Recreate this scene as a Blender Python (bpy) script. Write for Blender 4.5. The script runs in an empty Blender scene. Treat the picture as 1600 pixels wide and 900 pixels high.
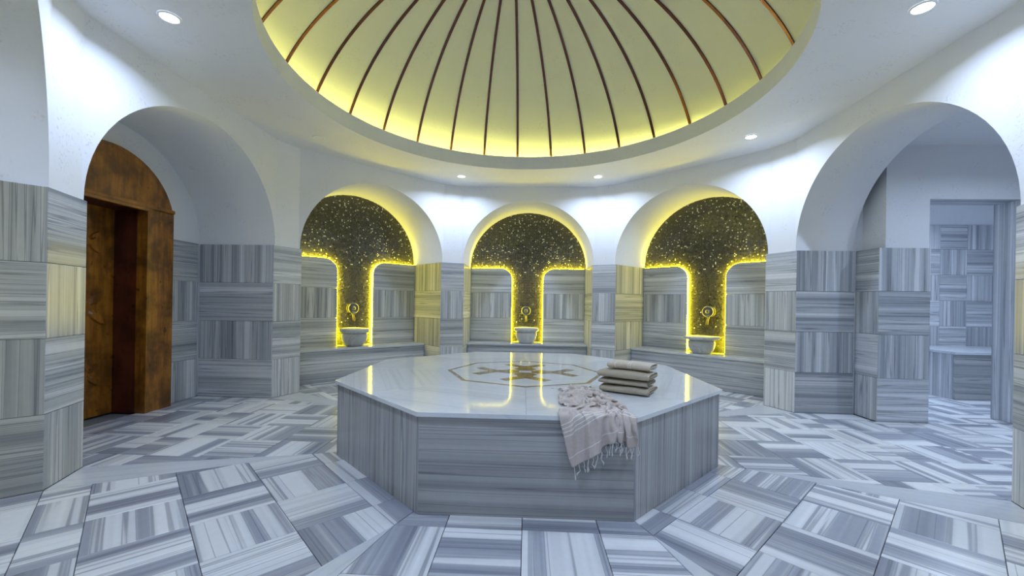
import bpy, bmesh, math, random
from mathutils import Vector, Matrix
random.seed(7)
PI = math.pi
scn = bpy.context.scene
COL = scn.collection

# ------------------------------------------------------------------ camera, world, exposure
cam_d = bpy.data.cameras.new('camera')
cam_d.sensor_width = 36.0
cam_d.lens = 14.565
cam_d.shift_x = 0.00324
cam_d.shift_y = 0.01582
cam_d.clip_start = 0.02
cam = bpy.data.objects.new('camera', cam_d)
COL.objects.link(cam)
cam.matrix_world = (Matrix.Translation((0.009, -3.133, 0.973)) @ Matrix.Rotation(0.04612, 4, 'Z')
                    @ Matrix.Rotation(PI / 2, 4, 'X') @ Matrix.Rotation(0.01678, 4, 'Z'))
scn.camera = cam
world = bpy.data.worlds.new('world')
scn.world = world
world.use_nodes = True
world.node_tree.nodes['Background'].inputs[0].default_value = (0.55, 0.65, 0.8, 1)
world.node_tree.nodes['Background'].inputs[1].default_value = 0.0
scn.view_settings.view_transform = 'Standard'
scn.view_settings.look = 'None'
scn.view_settings.gamma = 1.0
scn.view_settings.use_curve_mapping = False
scn.view_settings.exposure = 0.0
scn.cycles.max_bounces = 10
scn.cycles.diffuse_bounces = 7
scn.cycles.glossy_bounces = 4
scn.cycles.sample_clamp_indirect = 6.0
scn.cycles.caustics_reflective = False
scn.cycles.caustics_refractive = False

SPOT_POWER = 12.6          # each recessed downlight, watts
SPOT_COLOR = (0.58, 0.71, 1.0)
LED_COLOR = (1.0, 0.83, 0.012)
LED_NICHE = 66.0           # emission strength of the strips behind the niche panels
LED_DOME = 96.0            # emission strength of the strip in the dome cove

# ------------------------------------------------------------------ room constants (metres)
A, HW, W = 2.522, 0.873, 1.523      # distance of a side from the centre, half opening, wainscot height
PH = 0.905                          # plaster half width of a side
CEIL = 2.58
ARX, ARZ, SPR = 0.893, 0.862, 1.525 # arch half width, rise, springing height
ROW = W / 4
NICHE_D = 0.80                      # depth of a niche's rear wall
BEN_H = 0.40

def nrm(k):
    a = math.radians(45 * k); return Vector((math.sin(a), -math.cos(a), 0))
def tan(k):
    a = math.radians(45 * k); return Vector((math.cos(a), math.sin(a), 0))
def P(k, t, dep, z):
    v = nrm(k) * (A + dep) + tan(k) * t
    return Vector((v.x, v.y, z))
UP = Vector((0, 0, 1))
SIDES = ['front', 'front_right', 'right', 'back_right', 'back', 'back_left', 'left', 'front_left']

# ------------------------------------------------------------------ materials
def new_mat(name):
    m = bpy.data.materials.new(name); m.use_nodes = True
    nt = m.node_tree; b = nt.nodes['Principled BSDF']
    return m, nt, b
def N(nt, typ, **kw):
    n = nt.nodes.new(typ)
    for k, v in kw.items(): setattr(n, k, v)
    return n
def L(nt, a, b): nt.links.new(a, b)
def math_n(nt, op, a, b=None, c=None):
    n = N(nt, 'ShaderNodeMath', operation=op)
    for i, x in enumerate((a, b, c)):
        if x is None: continue
        if isinstance(x, (int, float)): n.inputs[i].default_value = x
        else: L(nt, x, n.inputs[i])
    return n.outputs[0]
def ramp(nt, fac, stops, interp='LINEAR'):
    r = N(nt, 'ShaderNodeValToRGB'); r.color_ramp.interpolation = interp
    e = r.color_ramp.elements
    while len(e) < len(stops): e.new(0.5)
    for el, (p, c) in zip(e, stops):
        el.position = p; el.color = (c[0], c[1], c[2], 1) if not isinstance(c, (int, float)) else (c, c, c, 1)
    L(nt, fac, r.inputs[0]); return r.outputs[0]
def mixc(nt, fac, a, b, mode='MIX'):
    n = N(nt, 'ShaderNodeMix', data_type='RGBA', blend_type=mode)
    for s, x in ((n.inputs[0], fac), (n.inputs[6], a), (n.inputs[7], b)):
        if isinstance(x, (int, float)): s.default_value = x
        elif isinstance(x, tuple): s.default_value = (*x, 1)
        else: L(nt, x, s)
    return n.outputs[2]
def noise(nt, vec, scale, detail=2.0, rough=0.5, dim='3D', w=None):
    n = N(nt, 'ShaderNodeTexNoise', noise_dimensions=dim)
    n.inputs['Scale'].default_value = scale; n.inputs['Detail'].default_value = detail
    n.inputs['Roughness'].default_value = rough
    if vec is not None and dim != '1D': L(nt, vec, n.inputs['Vector'])
    if w is not None: L(nt, w, n.inputs['W'])
    return n.outputs['Fac']

def marble(name, light, mid, dark, s_band, s_line, band=(0.46, 0.56), line=(0.33, 0.45), rough=0.16, line_amt=1.0, tone=(0.86, 1.06), spec=0.5):
    """Striped marble: the veins run along the object's local X axis, different on every object."""
    m, nt, b = new_mat(name)
    tc = N(nt, 'ShaderNodeTexCoord'); oi = N(nt, 'ShaderNodeObjectInfo')
    sep = N(nt, 'ShaderNodeSeparateXYZ'); L(nt, tc.outputs['Object'], sep.inputs[0])
    wob = noise(nt, tc.outputs['Object'], 2.4, 2.0)
    y = math_n(nt, 'ADD', sep.outputs[1], math_n(nt, 'MULTIPLY', math_n(nt, 'SUBTRACT', wob, 0.5), 0.0035))
    yz = math_n(nt, 'ADD', y, math_n(nt, 'MULTIPLY', sep.outputs[2], 0.6))
    yr = math_n(nt, 'ADD', yz, math_n(nt, 'MULTIPLY', oi.outputs['Random'], 61.0))
    def vec(kx):
        c = N(nt, 'ShaderNodeCombineXYZ'); L(nt, yr, c.inputs[1])
        L(nt, math_n(nt, 'MULTIPLY', sep.outputs[0], kx), c.inputs[0])
        L(nt, math_n(nt, 'MULTIPLY', oi.outputs['Random'], 17.0), c.inputs[2]); return c.outputs[0]
    n1 = noise(nt, vec(0.012), s_band, 3.0, 0.6)
    n2 = noise(nt, vec(0.010), s_line, 5.0, 0.72)
    n3 = noise(nt, vec(0.014), s_band * 1.9, 2.0, 0.5)
    c1 = ramp(nt, n1, [(band[0] - 0.07, light), (band[0], tuple(0.7 * l + 0.3 * q for l, q in zip(light, mid))), (band[1], mid), (band[1] + 0.12, tuple(0.5 * q + 0.5 * d for q, d in zip(mid, dark)))])
    l1 = ramp(nt, n2, [(line[0], 1.0), (line[1], 0.0)])
    c2 = mixc(nt, math_n(nt, 'MULTIPLY', l1, 0.55 * line_amt), c1, dark)
    h1 = ramp(nt, n2, [(0.60, 0.0), (0.72, 1.0)])
    c2 = mixc(nt, math_n(nt, 'MULTIPLY', h1, 0.5 * line_amt), c2, light)
    iso = math_n(nt, 'ABSOLUTE', math_n(nt, 'SUBTRACT', n3, 0.46))
    l2 = ramp(nt, iso, [(0.004, 1.0), (0.020, 0.0)])
    iso2 = math_n(nt, 'ABSOLUTE', math_n(nt, 'SUBTRACT', n1, band[0] + 0.01))
    l3 = ramp(nt, iso2, [(0.003, 1.0), (0.014, 0.0)])
    veins = math_n(nt, 'MAXIMUM', l2, l3)
    c3 = mixc(nt, math_n(nt, 'MULTIPLY', veins, 0.6 * line_amt), c2, dark)
    cloud = noise(nt, tc.outputs['Object'], 22.0, 3.0)
    br = math_n(nt, 'ADD', math_n(nt, 'MULTIPLY', oi.outputs['Random'], tone[1] - tone[0]), tone[0])
    br = math_n(nt, 'MULTIPLY', br, math_n(nt, 'ADD', math_n(nt, 'MULTIPLY', cloud, 0.12), 0.94))
    cc = N(nt, 'ShaderNodeCombineColor')
    for i in range(3): L(nt, br, cc.inputs[i])
    L(nt, mixc(nt, 1.0, c3, cc.outputs[0], 'MULTIPLY'), b.inputs['Base Color'])
    b.inputs['Roughness'].default_value = rough
    b.inputs['Specular IOR Level'].default_value = spec
    return m

def plain(name, col, rough=0.5, metal=0.0, spec=0.5, var=0.0, scale=8.0, bump=0.0):
    m, nt, b = new_mat(name)
    b.inputs['Roughness'].default_value = rough; b.inputs['Metallic'].default_value = metal
    b.inputs['Specular IOR Level'].default_value = spec
    tc = N(nt, 'ShaderNodeTexCoord'); n = noise(nt, tc.outputs['Object'], scale, 4.0)
    lo = tuple(c * (1 - var) for c in col); hi = tuple(min(1, c * (1 + var)) for c in col)
    L(nt, ramp(nt, n, [(0.3, lo), (0.7, hi)]), b.inputs['Base Color'])
    if bump:
        bp = N(nt, 'ShaderNodeBump'); bp.inputs['Strength'].default_value = bump; bp.inputs['Distance'].default_value = 0.004
        L(nt, n, bp.inputs['Height']); L(nt, bp.outputs[0], b.inputs['Normal'])
    return m

def plaster(name, col):
    m, nt, b = new_mat(name)
    tc = N(nt, 'ShaderNodeTexCoord')
    big = noise(nt, tc.outputs['Object'], 1.6, 3.0)
    fine = noise(nt, tc.outputs['Object'], 60.0, 4.0, 0.7)
    patch = noise(nt, tc.outputs['Object'], 5.0, 2.0)
    speck = math_n(nt, 'MULTIPLY', ramp(nt, fine, [(0.555, 0.0), (0.66, 1.0)]), ramp(nt, patch, [(0.50, 0.0), (0.64, 1.0)]))
    base = ramp(nt, big, [(0.3, tuple(c * 0.965 for c in col)), (0.7, col)])
    L(nt, mixc(nt, math_n(nt, 'MULTIPLY', speck, 0.5), base, tuple(c * 0.55 for c in col)), b.inputs['Base Color'])
    b.inputs['Roughness'].default_value = 0.55
    bp = N(nt, 'ShaderNodeBump'); bp.inputs['Strength'].default_value = 0.12; bp.inputs['Distance'].default_value = 0.003
    L(nt, noise(nt, tc.outputs['Object'], 25.0, 4.0), bp.inputs['Height']); L(nt, bp.outputs[0], b.inputs['Normal'])
    return m

def emit(name, col, strength):
    m, nt, b = new_mat(name)
    b.inputs['Base Color'].default_value = (*col, 1)
    b.inputs['Emission Color'].default_value = (*col, 1)
    b.inputs['Emission Strength'].default_value = strength
    return m

def wood(name, c0, c1, axis=2):
    m, nt, b = new_mat(name)
    tc = N(nt, 'ShaderNodeTexCoord'); mp = N(nt, 'ShaderNodeMapping')
    sc = [9.0, 9.0, 9.0]; sc[axis] = 0.9; mp.inputs['Scale'].default_value = sc
    L(nt, tc.outputs['Object'], mp.inputs['Vector'])
    g = noise(nt, mp.outputs[0], 3.0, 6.0, 0.65)
    st = noise(nt, tc.outputs['Object'], 5.0, 4.0, 0.6)
    kn = noise(nt, tc.outputs['Object'], 16.0, 2.0)
    c = ramp(nt, g, [(0.3, c0), (0.62, c1)])
    c = mixc(nt, ramp(nt, st, [(0.38, 0.75), (0.60, 0.0)]), c, tuple(x * 0.35 for x in c0))
    c = mixc(nt, ramp(nt, kn, [(0.27, 0.8), (0.33, 0.0)]), c, tuple(x * 0.25 for x in c0))
    L(nt, c, b.inputs['Base Color'])
    b.inputs['Roughness'].default_value = 0.38
    bp = N(nt, 'ShaderNodeBump'); bp.inputs['Strength'].default_value = 0.15; bp.inputs['Distance'].default_value = 0.002
    L(nt, g, bp.inputs['Height']); L(nt, bp.outputs[0], b.inputs['Normal'])
    return m

M_FLOOR = marble('floor_marble', (0.78, 0.80, 0.82), (0.37, 0.395, 0.455), (0.13, 0.145, 0.19), 5.6, 22.0, band=(0.50, 0.535), line=(0.26, 0.38), rough=0.22, line_amt=0.8, tone=(0.9, 1.04))
M_WALL = marble('wall_marble', (0.68, 0.70, 0.72), (0.40, 0.425, 0.455), (0.15, 0.165, 0.195), 13.0, 44.0, band=(0.44, 0.58), line=(0.26, 0.44), rough=0.24, tone=(0.80, 1.06), spec=0.20)
M_SLAB = marble('platform_side_marble', (0.54, 0.545, 0.54), (0.345, 0.35, 0.35), (0.13, 0.14, 0.16), 11.0, 36.0, band=(0.40, 0.58), line=(0.26, 0.46), rough=0.2, tone=(0.9, 1.0))
M_TOP = marble('platform_top_marble', (0.74, 0.765, 0.78), (0.66, 0.685, 0.71), (0.44, 0.46, 0.50), 4.0, 14.0, band=(0.5, 0.7), line=(0.2, 0.33), rough=0.055, line_amt=0.35, tone=(0.97, 1.03))
M_BAND = marble('plain_marble', (0.60, 0.63, 0.67), (0.53, 0.56, 0.61), (0.36, 0.39, 0.44), 3.0, 11.0, band=(0.48, 0.66), line=(0.2, 0.34), rough=0.16, line_amt=0.3, tone=(0.95, 1.03))
M_BASIN = marble('basin_marble', (0.56, 0.57, 0.57), (0.42, 0.435, 0.45), (0.20, 0.21, 0.23), 7.0, 16.0, band=(0.5, 0.66), line=(0.24, 0.38), rough=0.2, line_amt=0.5, tone=(0.95, 1.03))
M_PLASTER = plaster('white_stucco', (0.76, 0.775, 0.80))
M_DOME = plaster('dome_plaster', (0.53, 0.54, 0.50))
M_GROUT = plain('grout', (0.16, 0.165, 0.17), 0.8, var=0.1)
M_MGROUT = plain('mosaic_grout', (0.24, 0.235, 0.20), 0.7, var=0.1)
M_COPPER = plain('copper', (0.14, 0.062, 0.052), 0.24, metal=1.0, var=0.15, scale=20)
M_CHROME = plain('chrome', (0.17, 0.17, 0.18), 0.32, metal=1.0, var=0.05)
M_BRASS = plain('aged_brass', (0.12, 0.11, 0.085), 0.35, metal=1.0, var=0.1)
M_WHITE = plain('white_enamel', (0.82, 0.83, 0.84), 0.35)
M_INLAY = plain('brown_inlay', (0.33, 0.235, 0.10), 0.07, var=0.12, scale=30)
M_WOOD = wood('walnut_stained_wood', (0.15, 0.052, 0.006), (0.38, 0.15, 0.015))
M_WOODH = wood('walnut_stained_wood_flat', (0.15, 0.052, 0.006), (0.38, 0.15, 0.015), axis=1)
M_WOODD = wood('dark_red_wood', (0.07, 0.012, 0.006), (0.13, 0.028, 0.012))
M_LEDN = emit('niche_led', LED_COLOR, LED_NICHE)
M_LEDF = emit('niche_led_dim', LED_COLOR, LED_NICHE * 0.22)
M_LEDD = emit('dome_led', (1.0, 0.95, 0.26), LED_DOME)
M_LAMP = emit('lamp_glass', (0.92, 0.96, 1.0), 14.0)
M_LAMPOFF = plain('frosted_lamp_glass', (0.80, 0.82, 0.82), 0.3)
M_DARK = plain('dark_hole', (0.02, 0.02, 0.02), 0.6)

# ------------------------------------------------------------------ mesh helpers
def link(name, me, mat=None, parent=None):
    o = bpy.data.objects.new(name, me); COL.objects.link(o)
    if mat is not None and not me.materials: me.materials.append(mat)
    if parent is not None: o.parent = parent
    return o
def pydata(name, verts, faces, mat=None, parent=None, smooth=False, merge=False):
    me = bpy.data.meshes.new(name)
    me.from_pydata([tuple(v) for v in verts], [], faces)
    if merge:
        bm = bmesh.new(); bm.from_mesh(me)
        bmesh.ops.remove_doubles(bm, verts=bm.verts, dist=1e-4)
        bm.to_mesh(me); bm.free()
    if smooth: me.polygons.foreach_set('use_smooth', [True] * len(me.polygons))
    me.update()
    return link(name, me, mat, parent)
def thing(name, label, cat, loc=(0, 0, 0), rz=0.0, group=None):
    o = bpy.data.objects.new(name, None); COL.objects.link(o)
    o.empty_display_size = 0.1
    o.location = loc; o.rotation_euler = (0, 0, rz)
    return tag(o, label, cat, group)
def tag(o, label, cat, group=None):
    o['label'] = label; o['category'] = cat
    if group: o['group'] = group
    return o
def struct(o):
    o['kind'] = 'structure'; return o
def frame(org, u, v):
    u = u.normalized(); v = v.normalized(); n = u.cross(v)
    return Matrix(((u.x, v.x, n.x, org.x), (u.y, v.y, n.y, org.y), (u.z, v.z, n.z, org.z), (0, 0, 0, 1)))
def prism_mesh(poly, th, bev=0.0):
    """poly: ccw outline in local xy; face at z=0, body down to -th, small chamfer round the face."""
    n = len(poly); c = Vector((sum(p[0] for p in poly) / n, sum(p[1] for p in poly) / n))
    vs = []; fs = []
    ins = []
    for i in range(n):
        a, b2, d = Vector(poly[i - 1]), Vector(poly[i]), Vector(poly[(i + 1) % n])
        e1 = (b2 - a); e2 = (d - b2)
        if e1.length < 1e-6 or e2.length < 1e-6: ins.append(b2 + (c - b2) * 0.01); continue
        e1.normalize(); e2.normalize()
        n1 = Vector((-e1.y, e1.x)); n2 = Vector((-e2.y, e2.x)); m = n1 + n2
        if m.length < 0.3: ins.append(b2); continue
        ins.append(b2 + m * (bev / max(0.35, m.dot(n1))))
    for p in poly: vs.append((p[0], p[1], -th))
    if bev > 0:
        for p in poly: vs.append((p[0], p[1], -bev))
        for p in ins: vs.append((p.x, p.y, 0))
        rings = 3
    else:
        for p in poly: vs.append((p[0], p[1], 0))
        rings = 2
    for r in range(rings - 1):
        for i in range(n):
            j = (i + 1) % n; fs.append((r * n + i, r * n + j, (r + 1) * n + j, (r + 1) * n + i))
    fs.append(tuple((rings - 1) * n + i for i in range(n)))
    fs.append(tuple(n - 1 - i for i in range(n)))
    me = bpy.data.meshes.new('tile'); me.from_pydata(vs, [], fs); me.update()
    return me
_cache = {}
def tile(org, u, v, poly, orient, th, mat, parent, name='tile', bev=0.0015, world=True):
    """A flat stone piece: outline poly in (u, v); its veins run along u ('H') or v ('V')."""
    poly = [tuple(p) for p in poly]
    if orient == 'V':
        poly = [(p[1], -p[0]) for p in poly]; u, v = v, -u
    key = (tuple((round(p[0], 4), round(p[1], 4)) for p in poly), round(th, 4), mat.name, bev)
    me = _cache.get(key)
    if me is None:
        me = prism_mesh(poly, th, bev); me.materials.append(mat); _cache[key] = me
    o = bpy.data.objects.new(name, me); COL.objects.link(o)
    o.parent = parent; o.matrix_basis = frame(org, u, v)
    return o
def rect(w, h): return [(-w / 2, -h / 2), (w / 2, -h / 2), (w / 2, h / 2), (-w / 2, h / 2)]
G = 0.0022   # joint between stones
def wtile(parent, k, org_fn, t0, t1, z0, z1, u, orient, th=0.018, mat=None, name='tile'):
    """rectangular wall tile between t0..t1 along u and z0..z1; org_fn(t, z) gives the 3D point"""
    c = org_fn((t0 + t1) / 2, (z0 + z1) / 2)
    return tile(c, u, UP, rect(abs(t1 - t0) - G, z1 - z0 - G), orient, th, mat or M_WALL, parent, name)
def tube(path, r, nseg=8, closed=False, caps=True):
    vs = []; fs = []; n = len(path)
    prev = None
    for i, p in enumerate(path):
        p = Vector(p)
        a = Vector(path[i - 1]) if (i > 0 or closed) else p
        b = Vector(path[(i + 1) % n]) if (i < n - 1 or closed) else p
        d = (b - a).normalized()
        ref = prev if prev is not None else (UP if abs(d.z) < 0.9 else Vector((1, 0, 0)))
        x = (ref - d * ref.dot(d)).normalized(); y = d.cross(x); prev = x
        rr = r[i] if isinstance(r, (list, tuple)) else r
        for s in range(nseg):
            an = 2 * PI * s / nseg; vs.append(p + x * (rr * math.cos(an)) + y * (rr * math.sin(an)))
    m = n if closed else n - 1
    for i in range(m):
        for s in range(nseg):
            i2 = (i + 1) % n; s2 = (s + 1) % nseg
            fs.append((i * nseg + s, i * nseg + s2, i2 * nseg + s2, i2 * nseg + s))
    if caps and not closed:
        fs.append(tuple(range(nseg - 1, -1, -1))); fs.append(tuple((n - 1) * nseg + s for s in range(nseg)))
    return vs, fs
def lathe(prof, nseg=32, rad=None):
    """prof: (r, z) list; rad(angle, r, z) may modulate the radius"""
    vs = []; fs = []; n = len(prof)
    for (r, z) in prof:
        for s in range(nseg):
            an = 2 * PI * s / nseg; rr = rad(an, r, z) if rad else r
            vs.append((rr * math.cos(an), rr * math.sin(an), z))
    for i in range(n - 1):
        for s in range(nseg):
            s2 = (s + 1) % nseg; fs.append((i * nseg + s, i * nseg + s2, (i + 1) * nseg + s2, (i + 1) * nseg + s))
    if prof[0][0] > 1e-5: fs.append(tuple(range(nseg - 1, -1, -1)))
    if prof[-1][0] > 1e-5: fs.append(tuple((n - 1) * nseg + s for s in range(nseg)))
    return vs, fs
def box_mesh(x0, x1, y0, y1, z0, z1, bev=0.0, name='box'):
    bm = bmesh.new(); bmesh.ops.create_cube(bm, size=1)
    for v in bm.verts:
        v.co = Vector((x0 if v.co.x < 0 else x1, y0 if v.co.y < 0 else y1, z0 if v.co.z < 0 else z1))
    if bev: bmesh.ops.bevel(bm, geom=bm.edges[:], offset=bev, segments=2, affect='EDGES', profile=0.7)
    me = bpy.data.meshes.new(name); bm.to_mesh(me); bm.free(); return me
def clip(poly, conv):
    """Sutherland-Hodgman: poly clipped by the ccw convex polygon conv"""
    out = list(poly)
    for i in range(len(conv)):
        a, b = conv[i], conv[(i + 1) % len(conv)]
        def side(p): return (b[0] - a[0]) * (p[1] - a[1]) - (b[1] - a[1]) * (p[0] - a[0])
        src = out; out = []
        for j in range(len(src)):
            p, q = src[j - 1], src[j]
            sp, sq = side(p), side(q)
            if (sp >= 0) != (sq >= 0):
                f = sp / (sp - sq); out.append((p[0] + f * (q[0] - p[0]), p[1] + f * (q[1] - p[1])))
            if sq >= 0: out.append(q)
        if len(out) < 3: return []
    res = []
    for p in out:
        if not res or (abs(p[0] - res[-1][0]) + abs(p[1] - res[-1][1])) > 1e-4: res.append(p)
    if len(res) > 2 and (abs(res[0][0] - res[-1][0]) + abs(res[0][1] - res[-1][1])) < 1e-4: res.pop()
    return res if len(res) > 2 else []
def area(p): return abs(sum(p[i - 1][0] * p[i][1] - p[i][0] * p[i - 1][1] for i in range(len(p)))) / 2

# ------------------------------------------------------------------ floor
floor = struct(pydata('floor', [(-4.6, -5.4, -0.0125), (7.2, -5.4, -0.0125), (7.2, 4.2, -0.0125), (-4.6, 4.2, -0.0125)], [(0, 1, 2, 3)], M_GROUT))
TS, D0, B0, BP = 0.3335, 1.345, 1.205, 0.0   # floor tile, start of the tiled field, border strip, joint phase
TN = math.tan(PI / 8)
def floor_piece(k, poly, orient, mat, name='tile'):
    """poly in (t, d) of side k"""
    if area(poly) < 0.0012: return
    c = (sum(p[0] for p in poly) / len(poly), sum(p[1] for p in poly) / len(poly))
    # local axes: u = tan(k), v = towards the centre, so that u x v = up
    v = -nrm(k); u = tan(k)
    if u.cross(v).z < 0: u = -u
    s = 1 if u.dot(tan(k)) > 0 else -1
    loc = [(s * (p[0] - c[0]), -(p[1] - c[1])) for p in poly]
    ar = sum(loc[i - 1][0] * loc[i][1] - loc[i][0] * loc[i - 1][1] for i in range(len(loc)))
    if ar < 0: loc.reverse()
    org = nrm(k) * c[1] + tan(k) * c[0]
    tile(Vector((org.x, org.y, random.uniform(-0.0004, 0.0004))), u, v, loc, orient, 0.012, mat, floor, name, bev=0.0012)
def inset(poly, g):
    out = []; n = len(poly)
    ar = sum(poly[i - 1][0] * poly[i][1] - poly[i][0] * poly[i - 1][1] for i in range(n))
    sg = 1 if ar > 0 else -1
    for i in range(n):
        a, b, d = Vector(poly[i - 1]), Vector(poly[i]), Vector(poly[(i + 1) % n])
        e1 = (b - a).normalized(); e2 = (d - b).normalized()
        n1 = Vector((-e1.y, e1.x)) * sg; n2 = Vector((-e2.y, e2.x)) * sg; m = n1 + n2
        q = b + m * (g / max(0.4, m.dot(n1))) if m.length > 0.2 else b
        out.append((q.x, q.y))
    return out
def field(k, conv, d_lo, d_hi, t_lo, t_hi):
    i0, i1 = math.floor((d_lo - D0) / TS), math.ceil((d_hi - D0) / TS)
    j0, j1 = math.floor((t_lo - BP) / TS), math.ceil((t_hi - BP) / TS)
    for i in range(i0, i1):
        for j in range(j0, j1):
            d, t = D0 + i * TS, BP + j * TS
            sq = [(t, d), (t + TS, d), (t + TS, d + TS), (t, d + TS)]
            pc = clip(sq, conv)
            if not pc or area(pc) < 0.002: continue
            floor_piece(k, inset(pc, G / 2 + 0.0003), 'V' if (i + j) % 2 == 0 else 'H', M_FLOOR)
for k in range(8):
    a0 = D0 * TN
    deep = {0: 2.4, 2: 0.53, 6: 0.76}.get(k, 0.405)
    conv = [(-a0, D0), (a0, D0), (HW, A), (-HW, A)]
    field(k, conv, D0, A, -HW, HW)
    field(k, [(-HW, A), (HW, A), (HW, A + deep), (-HW, A + deep)], A, A + deep, -HW, HW)
    # border strip along the platform
    js = [-B0 * TN - 0.2, -TS, 0.0, TS, B0 * TN + 0.2]
    strip = [(-B0 * TN + 0.0, B0), (B0 * TN, B0), (a0, D0), (-a0, D0)]
    for j in range(4):
        pc = clip([(js[j], B0 - 0.02), (js[j + 1], B0 - 0.02), (js[j + 1], D0), (js[j], D0)], strip)
        if pc: floor_piece(k, inset(pc, G / 2 + 0.0005), 'H', M_FLOOR, 'border_tile')
    # plain wedge between this side and the next, from the border corner to the pier
    p0 = nrm(k) * D0 + tan(k) * a0; p1 = P(k, HW, 0, 0); p2 = P(k + 1, -HW, 0, 0)
    q = [(p0.x, p0.y), (p1.x, p1.y), (p2.x, p2.y)]
    c = (sum(x[0] for x in q) / 3, sum(x[1] for x in q) / 3)
    du = ((p1 + p2) / 2 - p0).normalized(); dv = UP.cross(du)
    loc = [((x[0] - c[0]) * du.x + (x[1] - c[1]) * du.y, (x[0] - c[0]) * dv.x + (x[1] - c[1]) * dv.y) for x in inset(q, 0.002)]
    ar = sum(loc[i - 1][0] * loc[i][1] - loc[i][0] * loc[i - 1][1] for i in range(3))
    if ar < 0: loc.reverse()
    tile(Vector((c[0], c[1], 0)), du, dv, loc, 'H', 0.012, M_BAND, floor, 'wedge_slab', bev=0.0012)
# passage and wash room beyond the right arch (side 2: d = x, t = y)
field(2, [(-1.45, 3.055), (0.64, 3.055), (0.64, 4.9), (-1.45, 4.9)], 3.055, 4.9, -1.45, 0.64)
field(2, [(0.64, 3.50), (0.86, 3.50), (0.86, 4.27), (0.64, 4.27)], 3.50, 4.27, 0.64, 0.86)
field(2, [(0.86, 3.30), (2.5, 3.30), (2.5, 5.6), (0.86, 5.6)], 3.30, 5.6, 0.86, 2.5)

# ------------------------------------------------------------------ walls with arches
def arch_profile(n=40, z0=0.0):
    pts = [(ARX, z0)]
    for i in range(n + 1):
        a = PI * i / n; pts.append((ARX * math.cos(a), SPR + ARZ * math.sin(a)))
    pts.append((-ARX, z0)); return pts
def niche_wall(k, depth, back=True, name=None):
    vs = []; fs = []; sm = []
    def quad(a, b, c, d, s=False):
        n = len(vs); vs.extend((a, b, c, d)); fs.append((n, n + 1, n + 2, n + 3)); sm.append(s)
    pr = arch_profile()
    # front face
    quad(P(k, ARX, 0, 0), P(k, PH, 0, 0), P(k, PH, 0, SPR), P(k, ARX, 0, SPR))
    quad(P(k, -PH, 0, 0), P(k, -ARX, 0, 0), P(k, -ARX, 0, SPR), P(k, -PH, 0, SPR))
    quad(P(k, ARX, 0, SPR), P(k, PH, 0, SPR), P(k, PH, 0, CEIL), P(k, ARX, 0, CEIL))
    quad(P(k, -PH, 0, SPR), P(k, -ARX, 0, SPR), P(k, -ARX, 0, CEIL), P(k, -PH, 0, CEIL))
    for i in range(1, len(pr) - 2):
        (t0, z0), (t1, z1) = pr[i], pr[i + 1]
        quad(P(k, t1, 0, z1), P(k, t0, 0, z0), P(k, t0, 0, CEIL), P(k, t1, 0, CEIL))
    # barrel
    nd = 1
    for i in range(len(pr) - 1):
        (t0, z0), (t1, z1) = pr[i], pr[i + 1]
        quad(P(k, t0, 0, z0), P(k, t1, 0, z1), P(k, t1, depth, z1), P(k, t0, depth, z0), 0 < i < len(pr) - 2)
    # pier to the next side
    a, b = P(k, PH, 0, 0), P(k + 1, -PH, 0, 0)
    quad(a, b, b + UP * CEIL, a + UP * CEIL)
    if back:
        n = len(vs); vs.extend(P(k, t, depth, z) for t, z in pr); fs.append(tuple(range(n, n + len(pr)))); sm.append(False)
    me = bpy.data.meshes.new('wall'); me.from_pydata([tuple(v) for v in vs], [], fs)
    me.polygons.foreach_set('use_smooth', sm)
    bm = bmesh.new(); bm.from_mesh(me); bmesh.ops.remove_doubles(bm, verts=bm.verts, dist=1e-4)
    bm.to_mesh(me); bm.free()
    return struct(link(name or ('wall_' + SIDES[k]), me, M_PLASTER))

def pier_tiles(wall, k, pat='HVHV'):
    """four stones on the pier between side k and k+1 (bottom row first)"""
    a, b = P(k, HW, 0, 0), P(k + 1, -HW, 0, 0)
    u = (b - a); wdt = u.length; u = u.normalized()
    n = u.cross(UP)
    if n.dot(a) > 0: u = -u; a, b = b, a
    for r in range(4):
        c = (a + b) / 2 + UP * (ROW * (r + 0.5))
        tile(c, u, UP, rect(wdt - G, ROW - G), pat[r], 0.0115, M_WALL, wall)
def jamb_tiles(wall, k, sgn, depth, pat, split_v=True, z_from=0.0):
    """stones on the reveal at t = sgn*HW from the front edge to depth"""
    u = nrm(k) * (1 if sgn < 0 else -1)     # u x up must point to the opening's middle
    if u.cross(UP).dot(tan(k) * -sgn) < 0: u = -u
    for r in range(4):
        parts = 2 if (pat[r] == 'V' and split_v) else 1
        for s in range(parts):
            d0 = depth * s / parts; d1 = depth * (s + 1) / parts
            c = P(k, sgn * HW, (d0 + d1) / 2, ROW * (r + 0.5))
            tile(c, u, UP, rect(d1 - d0 - G, ROW - G), pat[r], 0.0195, M_WALL, wall)

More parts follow.
